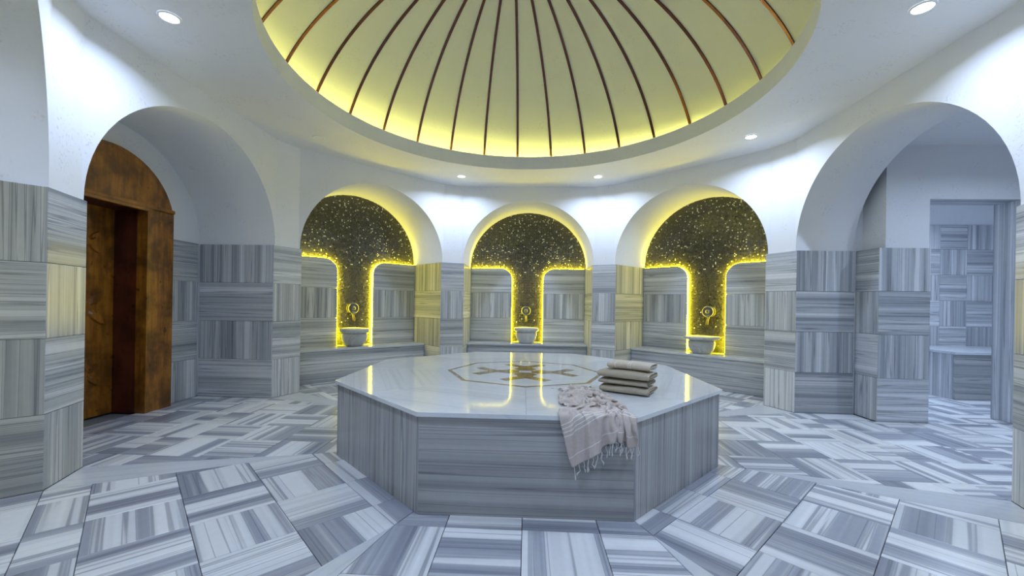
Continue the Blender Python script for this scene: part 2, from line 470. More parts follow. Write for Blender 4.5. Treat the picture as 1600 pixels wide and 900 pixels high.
walls = {}
walls[0] = niche_wall(0, 2.4)
walls[1] = niche_wall(1, NICHE_D)
walls[2] = niche_wall(2, 0.53, back=False)
walls[3] = niche_wall(3, NICHE_D)
walls[4] = niche_wall(4, NICHE_D)
walls[5] = niche_wall(5, NICHE_D)
walls[6] = niche_wall(6, 0.78)
walls[7] = niche_wall(7, NICHE_D)
for k in range(8):
    pier_tiles(walls[k], k, 'VHVH')
for k in (1, 3, 4, 5, 7):
    for s in (-1, 1): jamb_tiles(walls[k], k, s, 0.755, 'HVHV', split_v=False)
for s in (-1, 1): jamb_tiles(walls[6], 6, s, 0.76, 'HVHV')
for s in (-1, 1): jamb_tiles(walls[2], 2, s, 0.53, 'HVHV')
for s in (-1, 1): jamb_tiles(walls[0], 0, s, 1.2, 'HVHV')

# ------------------------------------------------------------------ mosaic niches
IN_L, IN_R, FR = 0.238, 0.238, 0.17      # inner edges of the two stone panels, fillet radius
PANEL_D = 0.706
def fillet_panel(sgn):
    """outline (t, z) of the top stone of a side panel, with its rounded inner corner"""
    z0, z1 = 2 * (W / 4) * 1.0 + W / 4, W
    pts = [(HW - 0.002, z0 + G / 2), (HW - 0.002, z1)]
    n = 8
    for i in range(n + 1):
        a = PI / 2 + PI / 2 * i / n
        pts.append((IN_L + FR + FR * math.cos(a), z1 - FR + FR * math.sin(a)))
    pts.append((IN_L, z0 + G / 2))
    return [(sgn * t, z) for t, z in pts]
mosaic_me = None
def make_mosaic():
    """thousands of small glass tesserae, each tilted a little: local x = t, y = z, face towards +z"""
    rnd = random.Random(3); pitch, s = 0.0160, 0.0069
    vs = []; fs = []; cols = []
    nx = int(0.9 / pitch) + 1
    for ix in range(-nx, nx + 1):
        x = ix * pitch
        zz = BEN_H + 0.004
        while zz < SPR + ARZ:
            y = zz + pitch / 2; zz += pitch
            if y < SPR:
                lim = 0.25 if y < SPR - 0.20 else 0.885
            else:
                lim = 0.888 * math.sqrt(max(0, 1 - ((y - SPR) / (ARZ - 0.004)) ** 2))
            if abs(x) > lim - 0.004: continue
            tx, ty = rnd.gauss(0, 0.022), rnd.gauss(0, 0.022)
            if rnd.random() < 0.10: tx *= 3.5; ty *= 3.5
            n = len(vs)
            for (a, b) in ((-s, -s), (s, -s), (s, s), (-s, s)):
                vs.append((x + a, y + b, 0.0016 + a * tx + b * ty))
            fs.append((n, n + 1, n + 2, n + 3))
            q = rnd.random()
            up = min(1.0, max(0.0, (y - 1.35) / 0.3))
            if q < 0.038 * (0.12 + up): c = (0.62, 0.64, 0.56)
            elif q < 0.085 * (0.2 + up): c = (0.16, 0.16, 0.11)
            else:
                g = rnd.uniform(0.012, 0.04); c = (g * 1.05, g * 1.0, g * 0.75)
            cols.extend([c[0], c[1], c[2], 1.0] * 4)
    me = bpy.data.meshes.new('tesserae'); me.from_pydata(vs, [], fs)
    at = me.color_attributes.new('tone', 'FLOAT_COLOR', 'CORNER'); at.data.foreach_set('color', cols)
    me.update(); return me
M_TESS, nt_, b_ = new_mat('glass_mosaic')
_at = N(nt_, 'ShaderNodeAttribute', attribute_name='tone'); L(nt_, _at.outputs['Color'], b_.inputs['Base Color'])
b_.inputs['Roughness'].default_value = 0.12; b_.inputs['Specular IOR Level'].default_value = 0.7
mosaic_me = make_mosaic(); mosaic_me.materials.append(M_TESS)

NICHE_WORD = {1: 'front right', 3: 'back right', 4: 'back', 5: 'back left', 7: 'front left'}
def niche_fit(k):
    w = walls[k]; u = tan(k); v = UP
    if u.cross(v).dot(nrm(k)) > 0: u = -u
    s = 1 if u.dot(tan(k)) > 0 else -1
    # mosaic board
    pr = [(t * 0.999, z) for t, z in arch_profile(32, BEN_H - 0.02)]
    org = P(k, 0, 0.757, 0)
    pl = [(-t, z) for t, z in pr][::-1]
    ar = sum(pl[i - 1][0] * pl[i][1] - pl[i][0] * pl[i - 1][1] for i in range(len(pl)))
    if ar < 0: pl.reverse()
    me = prism_mesh(pl, 0.02); me.materials.append(M_MGROUT)
    o = bpy.data.objects.new('mosaic_board', me); COL.objects.link(o); o.parent = w
    o.matrix_basis = frame(org, u, v)
    o2 = bpy.data.objects.new('mosaic', mosaic_me); COL.objects.link(o2); o2.parent = w; o2['kind'] = 'stuff'
    o2.matrix_basis = frame(org, u, v)
    # stone panels either side of the mosaic column
    for sg in (-1, 1):
        for r in range(3):
            z0, z1 = (BEN_H if r == 0 else ROW * (r + 1)), ROW * (r + 2)
            if r == 2:
                pts = fillet_panel(sg)
            else:
                pts = [(sg * IN_L, z0 + G / 2), (sg * (HW - 0.002), z0 + G / 2), (sg * (HW - 0.002), z1 - G / 2), (sg * IN_L, z1 - G / 2)]
            c = (sum(p[0] for p in pts) / len(pts), sum(p[1] for p in pts) / len(pts))
            loc = [(p[0] - c[0], p[1] - c[1]) for p in pts]
            ar = sum(loc[i - 1][0] * loc[i][1] - loc[i][0] * loc[i - 1][1] for i in range(len(loc)))
            if ar < 0: loc.reverse()
            tile(P(k, s * c[0], PANEL_D, c[1]), u, v, loc, 'HVH'[r], 0.036, M_WALL, w, 'panel')
    # light strips along the panels' edges
    for sg, side in ((-1, 'left'), (1, 'right')):
        path = [(HW - 0.012, W + 0.001)]
        for i in range(9):
            a = PI / 2 + PI / 2 * i / 8
            path.append((IN_L + FR + (FR + 0.001) * math.cos(a), W - FR + (FR + 0.001) * math.sin(a)))
        path.append((IN_L - 0.001, BEN_H + 0.012))
        vs = [P(k, s * sg * t, d, z) for t, z in path for d in (PANEL_D + 0.003, 0.7545)]
        fs = [(2 * i, 2 * i + 1, 2 * i + 3, 2 * i + 2) for i in range(len(path) - 1)]
        pydata('light_strip', vs, fs, M_LEDF if k in (1, 7) else M_LEDN, w)
for k in (1, 3, 4, 5, 7): niche_fit(k)

def bench(k):
    b = thing('marble_bench', {3: 'grey striped marble bench in the right lit niche behind the towels', 4: 'grey striped marble bench in the middle lit niche at the back',
                               5: 'grey striped marble bench in the left lit niche near the doorway'}[k], 'bench', P(k, 0, 0.58, 0), math.radians(45 * k), 'benches in the niches')
    # local frame: x = tan, -y = nrm -> local y = -(dep-0.58)
    me = box_mesh(-HW + 0.004, HW - 0.004, -0.172, 0.192, BEN_H - 0.028, BEN_H, 0.003); 
    o = link('top_slab', me, M_BAND, b)
    tile(Vector((0, 0.182, (BEN_H - 0.028) / 2)), Vector((-1, 0, 0)), UP, rect(2 * HW - 0.010, BEN_H - 0.034), 'H', 0.018, M_WALL, b, 'front_panel')
    link('core', box_mesh(-HW + 0.01, HW - 0.01, -0.15, 0.162, 0.001, BEN_H - 0.03), M_GROUT, b)
for k in (3, 4, 5): bench(k)

# ------------------------------------------------------------------ basins and taps
def basin(k, kind, dep, t, label, sc=1.0):
    p = P(k, t, dep, BEN_H + 0.0005)
    b = thing('marble_basin', label, 'basin', p, math.radians(45 * k) + PI, 'marble basins on the benches')
    nf = 16
    def flute(an, r, z):
        f = abs(math.sin(an * nf / 2)) ** 0.6
        amt = 0.010 * max(0.0, 1 - abs(z - 0.075) / 0.085)
        return r - 0.010 * max(0, 1 - abs(z - 0.075) / 0.09) + amt * f
    prof = [(0.098, 0), (0.112, 0.006), (0.134, 0.03), (0.152, 0.065), (0.160, 0.10), (0.161, 0.125), (0.155, 0.146)]
    vs, fs = lathe([(r * sc, z * 1.1) for r, z in prof], 96, lambda a, r, z: flute(a, r, z))
    pydata('bowl', vs, fs, M_BASIN, b, smooth=True)
    if kind == 'A':
        nt2 = 8
        def lob(an, r, z): return r * (1 + 0.030 * (abs(math.cos(an * 4)) ** 0.5 - 0.75))
        rp = [(0.150, 0.150), (0.166, 0.156), (0.180, 0.166), (0.184, 0.182), (0.182, 0.202), (0.174, 0.212), (0.152, 0.214), (0.142, 0.206), (0.125, 0.12), (0.07, 0.06), (0.0, 0.05)]
        vs, fs = lathe([(r * sc, z * 1.08) for r, z in rp], 64, lob)
    else:
        rp = [(0.150, 0.150), (0.170, 0.156), (0.196, 0.168), (0.212, 0.176), (0.214, 0.190), (0.210, 0.196), (0.158, 0.196), (0.145, 0.188), (0.125, 0.12), (0.07, 0.06), (0.0, 0.05)]
        vs, fs = lathe([(r * sc, z * 1.08) for r, z in rp], 64)
    pydata('rim', vs, fs, M_BASIN, b, smooth=True)
    return b
basin(5, 'A', 0.575, 0.06, 'small fluted grey marble basin with a notched lobed rim in the left lit niche', 1.0)
basin(4, 'A', 0.545, 0.007, 'small fluted grey marble basin with a tall pale rim in the middle niche', 0.98)
basin(3, 'B', 0.56, -0.02, 'fluted grey marble basin with a thin wide flat rim in the right niche', 1.0)
def tap(k, t, z, label):
    b = thing('wall_tap', label, 'tap', P(k, t, 0.755, z), math.radians(45 * k) + PI, 'wall taps above the basins')
    # local: -y... after the half turn local y points away from the room centre, so the room is at -y
    def disc(prof, y0, mat, name, par):
        vs, fs = lathe(prof, 32)
        vs = [(v[0], y0 - v[2], v[1]) for v in vs]; 
        return pydata(name, vs, [tuple(reversed(f)) for f in fs], mat, par, smooth=True)
    disc([(0.072, 0.0), (0.074, 0.004), (0.068, 0.010), (0.040, 0.016), (0.026, 0.020), (0.024, 0.045)], 0.0, M_BRASS, 'escutcheon', b)
    kn = disc([(0.024, 0.0), (0.058, 0.004), (0.070, 0.012), (0.071, 0.022), (0.062, 0.030), (0.052, 0.028), (0.046, 0.022), (0.030, 0.022), (0.024, 0.028), (0.022, 0.040), (0.012, 0.046), (0.0, 0.047)], -0.045, M_CHROME, 'knob', b)
    disc([(0.010, 0.0), (0.010, 0.004), (0.006, 0.006), (0.0, 0.0065)], -0.0915, M_DARK, 'centre_cap', kn)
    path = [(0.0, -0.03, -0.02), (0.0, -0.035, -0.07), (0.0, -0.055, -0.105), (0.0, -0.075, -0.13), (0.0, -0.078, -0.165)]
    vs, fs = tube(path, [0.016, 0.015, 0.014, 0.013, 0.015], 12)
    pydata('spout', vs, fs, M_BRASS, b, smooth=True)
tap(5, 0.03, 0.885, 'round chrome wall tap on the mosaic of the left lit niche')
tap(4, 0.016, 0.875, 'round chrome wall tap on the mosaic of the middle niche')
tap(3, -0.035, 0.92, 'round chrome wall tap on the mosaic of the right niche')

# ------------------------------------------------------------------ ceiling, cove and dome
RC = (-0.016, 0.016); RR = 1.784; ZL = 2.727
DC = (-0.147, 0.098); DR, DH, DZ = 2.154, 1.695, 2.267
def ring_mesh(prof, c, nseg=128):
    vs = []; fs = []; n = len(prof)
    for (r, z) in prof:
        for s in range(nseg):
            a = 2 * PI * s / nseg; vs.append((c[0] + r * math.cos(a), c[1] + r * math.sin(a), z))
    for i in range(n - 1):
        for s in range(nseg):
            s2 = (s + 1) % nseg; fs.append((i * nseg + s, i * nseg + s2, (i + 1) * nseg + s2, (i + 1) * nseg + s))
    return vs, fs
vs, fs = ring_mesh([(3.1, CEIL), (RR, CEIL)], RC)
ceiling = struct(pydata('ceiling', vs, fs, M_PLASTER))
vs, fs = ring_mesh([(RR, CEIL), (RR, ZL), (RR + 0.05, ZL), (RR + 0.05, CEIL + 0.025), (2.5, CEIL + 0.025)], RC)
o = pydata('cove_lip', vs, fs, M_PLASTER, ceiling)
o.data.polygons.foreach_set('use_smooth', [False] * len(o.data.polygons))
# dome
nph, nth = 40, 120
ph0 = math.asin((CEIL + 0.025 - DZ) / DH)
vs = []; fs = []
for i in range(nph + 1):
    ph = ph0 + (PI / 2 - 0.004 - ph0) * i / nph
    for j in range(nth):
        th = 2 * PI * j / nth
        vs.append((DC[0] + DR * math.cos(ph) * math.sin(th), DC[1] + DR * math.cos(ph) * math.cos(th), DZ + DH * math.sin(ph)))
for i in range(nph):
    for j in range(nth):
        j2 = (j + 1) % nth; fs.append((i * nth + j, (i + 1) * nth + j, (i + 1) * nth + j2, i * nth + j2))
fs.append(tuple(nph * nth + j for j in range(nth)))
dome = pydata('dome', vs, fs, M_DOME, ceiling, smooth=True)
# copper ribs, 12 degrees apart
def rib_mesh():
    vs = []; fs = []; n = 36
    for i in range(n + 1):
        ph = ph0 + (PI / 2 - 0.09 - ph0) * i / n
        r, z = DR * math.cos(ph), DZ + DH * math.sin(ph)
        nr = Vector((math.cos(ph) / DR, math.sin(ph) / DH)).normalized()
        hw = 0.013
        for (x, d) in ((-hw, -0.002), (-hw, 0.009), (hw, 0.009), (hw, -0.002)):
            vs.append((x, r - nr.x * d, z - nr.y * d))
    for i in range(n):
        for s in range(3):
            a = i * 4 + s; fs.append((a, a + 1, a + 5, a + 4))
    me = bpy.data.meshes.new('rib'); me.from_pydata(vs, [], fs); me.materials.append(M_COPPER); me.update(); return me
rib_me = rib_mesh()
for i in range(30):
    o = bpy.data.objects.new('rib', rib_me); COL.objects.link(o); o.parent = dome
    o.location = (DC[0], DC[1], 0); o.rotation_euler = (0, 0, math.radians(0.15 - 12 * i))
# cove light
vs, fs = ring_mesh([(1.915, CEIL + 0.026), (1.915, CEIL + 0.075), (1.895, CEIL + 0.075), (1.895, CEIL + 0.026)], RC)
pydata('cove_light_blocker', vs, fs, M_DOME, ceiling)  # unseen ring added to keep the strip's light off the far dome
vs, fs = ring_mesh([(1.917, CEIL + 0.030), (1.917, CEIL + 0.066)], RC)
tag(pydata('cove_light', vs, fs, M_LEDD), 'yellow light strip glowing behind the rim at the foot of the dome', 'light strip')

# ------------------------------------------------------------------ recessed downlights
def downlight(x, y, z, label, on=True, power=SPOT_POWER, r=0.045, group='recessed ceiling downlights', color=SPOT_COLOR):
    b = thing('downlight', label, 'ceiling light', (x, y, z), 0, group)
    vs, fs = lathe([(r + 0.012, -0.0005), (r + 0.012, -0.005), (r + 0.002, -0.007), (r, -0.004)], 32)
    pydata('trim_ring', vs, [f for f in fs if len(f) == 4], M_WHITE, b, smooth=True)
    vs, fs = lathe([(0.0, -0.0055), (r, -0.0035)], 32)
    pydata('lens', vs, fs[:-1], M_LAMP if on else M_LAMPOFF, b)
    if on:
        ld = bpy.data.lights.new('downlight_lamp', 'AREA'); ld.shape = 'DISK'; ld.size = 0.085; ld.spread = 2.65
        ld.energy = power; ld.color = color
        lo = bpy.data.objects.new('downlight_lamp', ld); COL.objects.link(lo); lo.parent = b; lo.location = (0, 0, -0.008)
DL = {22.5: 'lit round ceiling downlight over the pier between middle and right niches',
      -22.5: 'lit round ceiling downlight over the pier between middle and left niches',
      67.8: 'lit round ceiling downlight above the pier left of the right passage',
      -67.8: 'unlit pale round ceiling downlight to the left of the dome',
      112.2: 'large bright downlight at the top right corner of the photo',
      -112.6: 'large bright downlight at the top left of the photo near the doorway arch',
      157.5: 'ceiling downlight behind the viewer on the right', -157.5: 'ceiling downlight behind the viewer on the left'}
for an, lab in DL.items():
    a = math.radians(an); downlight(2.235 * math.sin(a), 2.235 * math.cos(a), CEIL, lab, on=(an != -67.8))

for x in (-0.4, 0.4):  # unseen fill lamps, added to brighten the near floor and platform front
    downlight(x, -4.3, 2.30, 'fill lamp added in the entrance behind the viewer on the ' + ('left' if x < 0 else 'right'), power=6)

# ------------------------------------------------------------------ timber door in the left arch
door = struct(pydata('door_1', [], [], M_WOOD))
XF, XB = -3.205, -3.262                       # front of the casing, wall behind
DY0, DY1 = -0.639, 0.475; OY0, OY1 = -0.374, 0.210; DZ1 = 1.735
bxp = lambda n, x0, x1, y0, y1, z0, z1, m, bev=0.003: link(n, box_mesh(x0, x1, y0, y1, z0, z1, bev), m, door)
bxp('casing', XB - 0.03, XF, OY1, DY1, 0.001, DZ1, M_WOOD)
bxp('casing', XB - 0.03, XF, DY0, OY0, 0.001, DZ1, M_WOOD)
bxp('stop_bead', XF - 0.03, XF + 0.012, OY1 - 0.004, OY1 + 0.030, 0.001, DZ1, M_WOOD)
bxp('stop_bead', XF - 0.03, XF + 0.012, OY0 - 0.030, OY0 + 0.004, 0.001, DZ1, M_WOOD)
# arched head
pts = []
cy, cz, cr = -0.082, 1.602, 0.563
a0 = math.asin((DZ1 - cz) / cr)
for i in range(25):
    a = a0 + (PI - 2 * a0) * i / 24
    pts.append((cy + cr * math.cos(a), cz + cr * math.sin(a)))
c = (cy, DZ1 + 0.2)
loc = [(p[0] - c[0], p[1] - c[1]) for p in pts]
me = prism_mesh(loc, 0.06, 0.004); me.materials.append(M_WOODH)
o = link('arched_head', me, None, door); o.matrix_basis = frame(Vector((XF + 0.004, c[0], c[1])), Vector((0, 1, 0)), UP)
bxp('head_moulding', XF - 0.02, XF + 0.016, DY0 + 0.004, DY1 - 0.004, DZ1 - 0.004, DZ1 + 0.028, M_WOODH, 0.006)
bxp('head_moulding', XF - 0.02, XF + 0.014, OY0 - 0.03, OY1 + 0.03, DZ1 - 0.03, DZ1 - 0.004, M_WOODH, 0.004)
# deep reveal and leaf
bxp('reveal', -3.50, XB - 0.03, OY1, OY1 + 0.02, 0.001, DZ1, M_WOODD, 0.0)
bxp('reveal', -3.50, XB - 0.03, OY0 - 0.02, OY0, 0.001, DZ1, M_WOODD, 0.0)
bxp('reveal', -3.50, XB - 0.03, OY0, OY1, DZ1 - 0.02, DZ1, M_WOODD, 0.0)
leaf = bxp('leaf', -3.53, -3.49, OY0, OY1, 0.004, DZ1 - 0.02, M_WOOD, 0.002)
def lobe(yc, zc, ang, ln=0.085, wd=0.034):
    vs = []; fs = []; n = 14
    for i in range(n):
        a = 2 * PI * i / n; x = ln * math.cos(a); w = wd * math.sin(a) * (1 - 0.35 * math.cos(a))
        ca, sa = math.cos(ang), math.sin(ang)
        vs.append((0.0, yc + ca * x - sa * w, zc + sa * x + ca * w))
    for i in range(n):
        v = vs[i]; vs.append((0.018, yc + (v[1] - yc) * 0.72, zc + (v[2] - zc) * 0.72))
    for i in range(n): fs.append((i, (i + 1) % n, n + (i + 1) % n, n + i))
    fs.append(tuple(range(n, 2 * n)))
    return [Vector(v) + Vector((-3.491, 0, 0)) for v in vs], fs
for zc, sc in ((1.42, 0.62), (0.89, 1.0), (0.35, 0.66)):
    for yc in (0.005, ):
        for q in range(4):
            a = PI / 4 + q * PI / 2
            vs, fs = lobe(yc + 0.10 * sc * math.cos(a), zc + 0.12 * sc * math.sin(a), a, 0.085 * sc, 0.036 * sc)
            pydata('carved_lobe', vs, fs, M_WOOD, leaf)
# stones on the back wall either side of the door
for (y0, y1) in ((DY1 + 0.002, HW - 0.02), (-HW + 0.02, DY0 - 0.002)):
    for r in range(4):
        c = Vector((-A - 0.76, (y0 + y1) / 2, ROW * (r + 0.5)))
        tile(c, Vector((0, 1, 0)), UP, rect(y1 - y0 - G, ROW - G), 'VHVH'[r], 0.018, M_WALL, walls[6])

# cut the door opening out of the left wall's rear face
bm = bmesh.new(); bm.from_mesh(walls[6].data)
for f in [f for f in bm.faces if len(f.verts) > 10]: bm.faces.remove(f)
bm.to_mesh(walls[6].data); bm.free()
pr = arch_profile()
vs = []; fs = []
def yq(y0, y1, z0, z1):
    n = len(vs); x = -A - 0.78
    vs.extend([(x, y0, z0), (x, y1, z0), (x, y1, z1), (x, y0, z1)]); fs.append((n, n + 1, n + 2, n + 3))
yq(-ARX, OY0 - 0.01, 0, SPR); yq(OY1 + 0.01, ARX, 0, SPR)
n = len(vs); x = -A - 0.78
zt = DZ1
up = [(t, z) for t, z in pr if z >= SPR]
# band above the springing, split at the opening's head
row = []
for t, z in up:
    vs.append((x, -t, z)); row.append(len(vs) - 1)
vs.extend([(x, OY1 + 0.01, SPR), (x, OY1 + 0.01, zt), (x, OY0 - 0.01, zt), (x, OY0 - 0.01, SPR)])
m = len(vs)
fs.append(tuple(row) + (m - 4, m - 3, m - 2, m - 1))
pydata('rear_wall', vs, fs, M_PLASTER, walls[6])

# ------------------------------------------------------------------ passage and wash room beyond the right arch
FY = 0.635                      # face of the passage wall that carries the opening
XO0, XO1, ZO = 3.503, 4.265, 1.955
def quadmesh(name, qs, mat=M_PLASTER, parent=None):
    vs = []; fs = []
    for q in qs:
        n = len(vs); vs.extend(q); fs.append(tuple(range(n, n + len(q))))
    return pydata(name, vs, fs, mat, parent, merge=True)
PC = 2.425
XR = 3.135                      # plaster return
wp = struct(quadmesh('wall_passage', [
    [(XR, 0.90, 0), (XR, FY + 0.015, 0), (XR, FY + 0.015, PC), (XR, 0.90, PC)],
    [(XR, FY + 0.015, 0), (XO0, FY + 0.015, 0), (XO0, FY + 0.015, ZO), (XR, FY + 0.015, ZO)],
    [(XR, FY + 0.015, ZO), (XO0, FY + 0.015, ZO), (XO0, FY + 0.015, PC), (XR, FY + 0.015, PC)],
    [(XO0, FY + 0.015, ZO), (XO1, FY + 0.015, ZO), (XO1, FY + 0.015, PC), (XO0, FY + 0.015, PC)],
    [(XO1, FY + 0.015, 0), (4.9, FY + 0.015, 0), (4.9, FY + 0.015, ZO), (XO1, FY + 0.015, ZO)],
    [(XO1, FY + 0.015, ZO), (4.9, FY + 0.015, ZO), (4.9, FY + 0.015, PC), (XO1, FY + 0.015, PC)],
    [(XO0, FY + 0.015, 0), (XO0, 0.86, 0), (XO0, 0.86, ZO), (XO0, FY + 0.015, ZO)],
    [(XO1, 0.86, 0), (XO1, FY + 0.015, 0), (XO1, FY + 0.015, ZO), (XO1, 0.86, ZO)],
    [(XO0, FY + 0.015, ZO), (XO1, FY + 0.015, ZO), (XO1, 0.86, ZO), (XO0, 0.86, ZO)],
    [(A + 0.53, 0.893, 0), (XR, 0.90, 0), (XR, 0.90, PC), (A + 0.53, 0.893, PC)],
]))
struct(quadmesh('wall_passage_right', [[(4.9, -1.45, 0), (4.9, FY + 0.015, 0), (4.9, FY + 0.015, PC), (4.9, -1.45, PC)]]))
struct(quadmesh('wall_passage_near', [[(2.9, -1.45, 0), (4.9, -1.45, 0), (4.9, -1.45, PC), (2.9, -1.45, PC)]]))
struct(quadmesh('wall_passage_left', [[(3.06, -1.45, 0), (3.06, -0.90, 0), (3.06, -0.90, PC), (3.06, -1.45, PC)]]))
struct(quadmesh('ceiling_passage', [[(3.0, -1.5, PC), (5.0, -1.5, PC), (5.0, 0.9, PC), (3.0, 0.9, PC)]]))
for r in range(4):
    c = Vector((3.072, (0.893 + FY) / 2, ROW * (r + 0.5)))
    tile(c, Vector((0, -1, 0)), UP, rect(0.893 - FY - G, ROW - G), 'VHVH'[r], 0.05, M_WALL, wp)
    c = Vector(((3.072 + XO0) / 2, FY - 0.003, ROW * (r + 0.5)))
    tile(c, Vector((1, 0, 0)), UP, rect(XO0 - 3.072 - G, ROW - G), 'HVHV'[r], 0.018, M_WALL, wp)
    c = Vector(((XO1 + 4.72) / 2, FY - 0.003, ROW * (r + 0.5)))
    tile(c, Vector((1, 0, 0)), UP, rect(4.72 - XO1 - G, ROW - G), 'HVHV'[r], 0.018, M_WALL, wp)
tile(Vector((XO1 - 0.004, (FY + 0.86) / 2, ZO / 2)), Vector((0, -1, 0)), UP, rect(0.86 - FY + 0.012, ZO - 0.006), 'V', 0.045, M_WALL, wp, 'jamb_slab')
tile(Vector((XO0 + 0.004, (FY + 0.016 + 0.86) / 2, ZO / 2)), Vector((0, 1, 0)), UP, rect(0.86 - FY - 0.018, ZO - 0.006), 'V', 0.02, M_WALL, wp, 'jamb_slab')
o = tile(Vector(((XO0 + XO1) / 2, (FY + 0.016 + 0.86) / 2, ZO - 0.004)), Vector((1, 0, 0)), Vector((0, -1, 0)), rect(XO1 - XO0 - 0.01, 0.86 - FY - 0.018), 'H', 0.02, M_WALL, wp, 'lintel_slab')
# wash room
RX0, RX1, RY0, RY1 = 3.3, 6.6, 0.862, 2.52
wr = struct(quadmesh('wall_washroom', [
    [(RX0, RY1, 0), (RX1, RY1, 0), (RX1, RY1, PC), (RX0, RY1, PC)],
    [(RX1, RY1, 0), (RX1, RY0, 0), (RX1, RY0, PC), (RX1, RY1, PC)],
    [(RX0, RY0, 0), (RX0, RY1, 0), (RX0, RY1, PC), (RX0, RY0, PC)],
    [(RX1, RY0, 0), (XO1, RY0, 0), (XO1, RY0, PC), (RX1, RY0, PC)],
    [(XO0, RY0, 0), (RX0, RY0, 0), (RX0, RY0, PC), (XO0, RY0, PC)],
    [(XO1, RY0, ZO), (XO0, RY0, ZO), (XO0, RY0, PC), (XO1, RY0, PC)]]))
struct(quadmesh('ceiling_washroom', [[(RX0, RY0, PC), (RX1, RY0, PC), (RX1, RY1, PC), (RX0, RY1, PC)]]))
TW = 0.333
for i in range(-4, 4):
    for r in range(7):
        z0, z1 = (r - 1) * TW + 0.115, r * TW + 0.115
        z0 = max(z0, 0.002); z1 = min(z1, 2.10)
        if z1 - z0 < 0.03: continue
        x = 5.355 + i * TW
        tile(Vector((x + TW / 2, RY1 - 0.016, (z0 + z1) / 2)), Vector((1, 0, 0)), UP, rect(TW - G, z1 - z0 - G), 'HV'[(i + r) % 2], 0.014, M_WALL, wr)
b2 = thing('marble_bench', 'marble block bench inside the wash room seen through the doorway on the right', 'bench', (5.6, 2.05, 0), 0)
BX0, BY0, BZ = -0.88, -0.40, 0.53
link('core', box_mesh(BX0 + 0.02, 0.9, BY0 + 0.02, 0.44, 0.001, BZ - 0.03), M_GROUT, b2)
link('top_slab', box_mesh(BX0 - 0.008, 0.9, BY0 - 0.008, 0.45, BZ - 0.03, BZ, 0.002), M_BAND, b2)
tile(Vector((BX0, (BY0 + 0.020 + 0.44) / 2, (BZ - 0.03) / 2)), Vector((0, -1, 0)), UP, rect(0.42 - BY0, BZ - 0.034), 'V', 0.018, M_WALL, b2, 'side_panel')
tile(Vector(((BX0 + 0.9) / 2, BY0, (BZ - 0.03) / 2)), Vector((1, 0, 0)), UP, rect(0.9 - BX0, BZ - 0.034), 'H', 0.018, M_SLAB, b2, 'front_panel')
downlight(3.75, -0.35, PC, 'ceiling downlight in the passage beyond the right arch', power=12, color=(0.62, 0.76, 1.0))
downlight(4.6, 1.45, PC, 'ceiling downlight in the wash room beyond the passage', power=30, color=(0.62, 0.76, 1.0))

# ------------------------------------------------------------------ central marble platform
R, OV, HS, LT = 1.189, 0.0155, 0.474, 0.021
plat = thing('marble_platform', 'large octagonal grey marble platform with glossy white top in the middle of the room', 'platform', (-0.002, -0.054, 0), 0.0099)
sl = 2 * R * TN
for k in range(8):
    n, t = nrm(k), tan(k)
    u = t if t.cross(UP).dot(n) > 0 else -t
    c = n * R + UP * ((HS - LT) / 2)
    if k % 2 == 0:
        tile(c, u, UP, rect(sl - 0.001, HS - LT - 0.001), 'H', 0.02, M_SLAB, plat, 'side_panel')
    else:
        for s in (-1, 1):
            tile(c + u * (s * sl / 4), u, UP, rect(sl / 2 - 0.001, HS - LT - 0.001), 'V', 0.02, M_SLAB, plat, 'side_panel')
vs = []; fs = []
link('core', prism_mesh([((R - 0.021) / math.cos(PI / 8) * math.cos(math.radians(22.5 + 45 * i)), (R - 0.021) / math.cos(PI / 8) * math.sin(math.radians(22.5 + 45 * i))) for i in range(8)], HS - LT - 0.004, 0), M_GROUT, plat).location = (0, 0, HS - LT - 0.002)
# top slabs: each covers one corner of the octagon; joints run from the inlay's corners to the middles of the edges
IR = 0.585
for i in range(8):
    a = math.radians(22.5 + 45 * i)                 # corner direction
    vc = (R + OV) / math.cos(PI / 8)
    def pol(r, an): return Vector((r * math.cos(an), r * math.sin(an)))
    q = [pol(IR, a - PI / 8), pol(R + OV, a - PI / 8), pol(vc, a), pol(R + OV, a + PI / 8), pol(IR, a + PI / 8)]
    cc = sum(q, Vector((0, 0))) / 5
    q = inset([(p.x, p.y) for p in q], 0.0003)
    ua = Vector((math.cos(a + PI / 2), math.sin(a + PI / 2), 0)); va = UP.cross(ua)
    loc = [((p[0] - cc.x) * ua.x + (p[1] - cc.y) * ua.y, (p[0] - cc.x) * va.x + (p[1] - cc.y) * va.y) for p in q]
    tile(Vector((cc.x, cc.y, HS)), ua, va, loc, 'H', LT, M_TOP, plat, 'top_slab', bev=0.0012)
def octo(r, off=0.0): return [(r * math.cos(math.radians(45 * i) + off), r * math.sin(math.radians(45 * i) + off)) for i in range(8)]
me = prism_mesh(octo(IR - 0.0006), LT, 0); me.materials.append(M_TOP)
ctr = link('centre_slab', me, None, plat); ctr.location = (0, 0, HS)
# inlaid octagon line
r0, r1 = octo(IR - 0.034), octo(IR - 0.004)
vs = [(x, y, 0.0004) for x, y in r0] + [(x, y, 0.0004) for x, y in r1]
pydata('inlay_line', vs, [(i, 8 + i, 8 + (i + 1) % 8, (i + 1) % 8) for i in range(8)], M_INLAY, ctr)
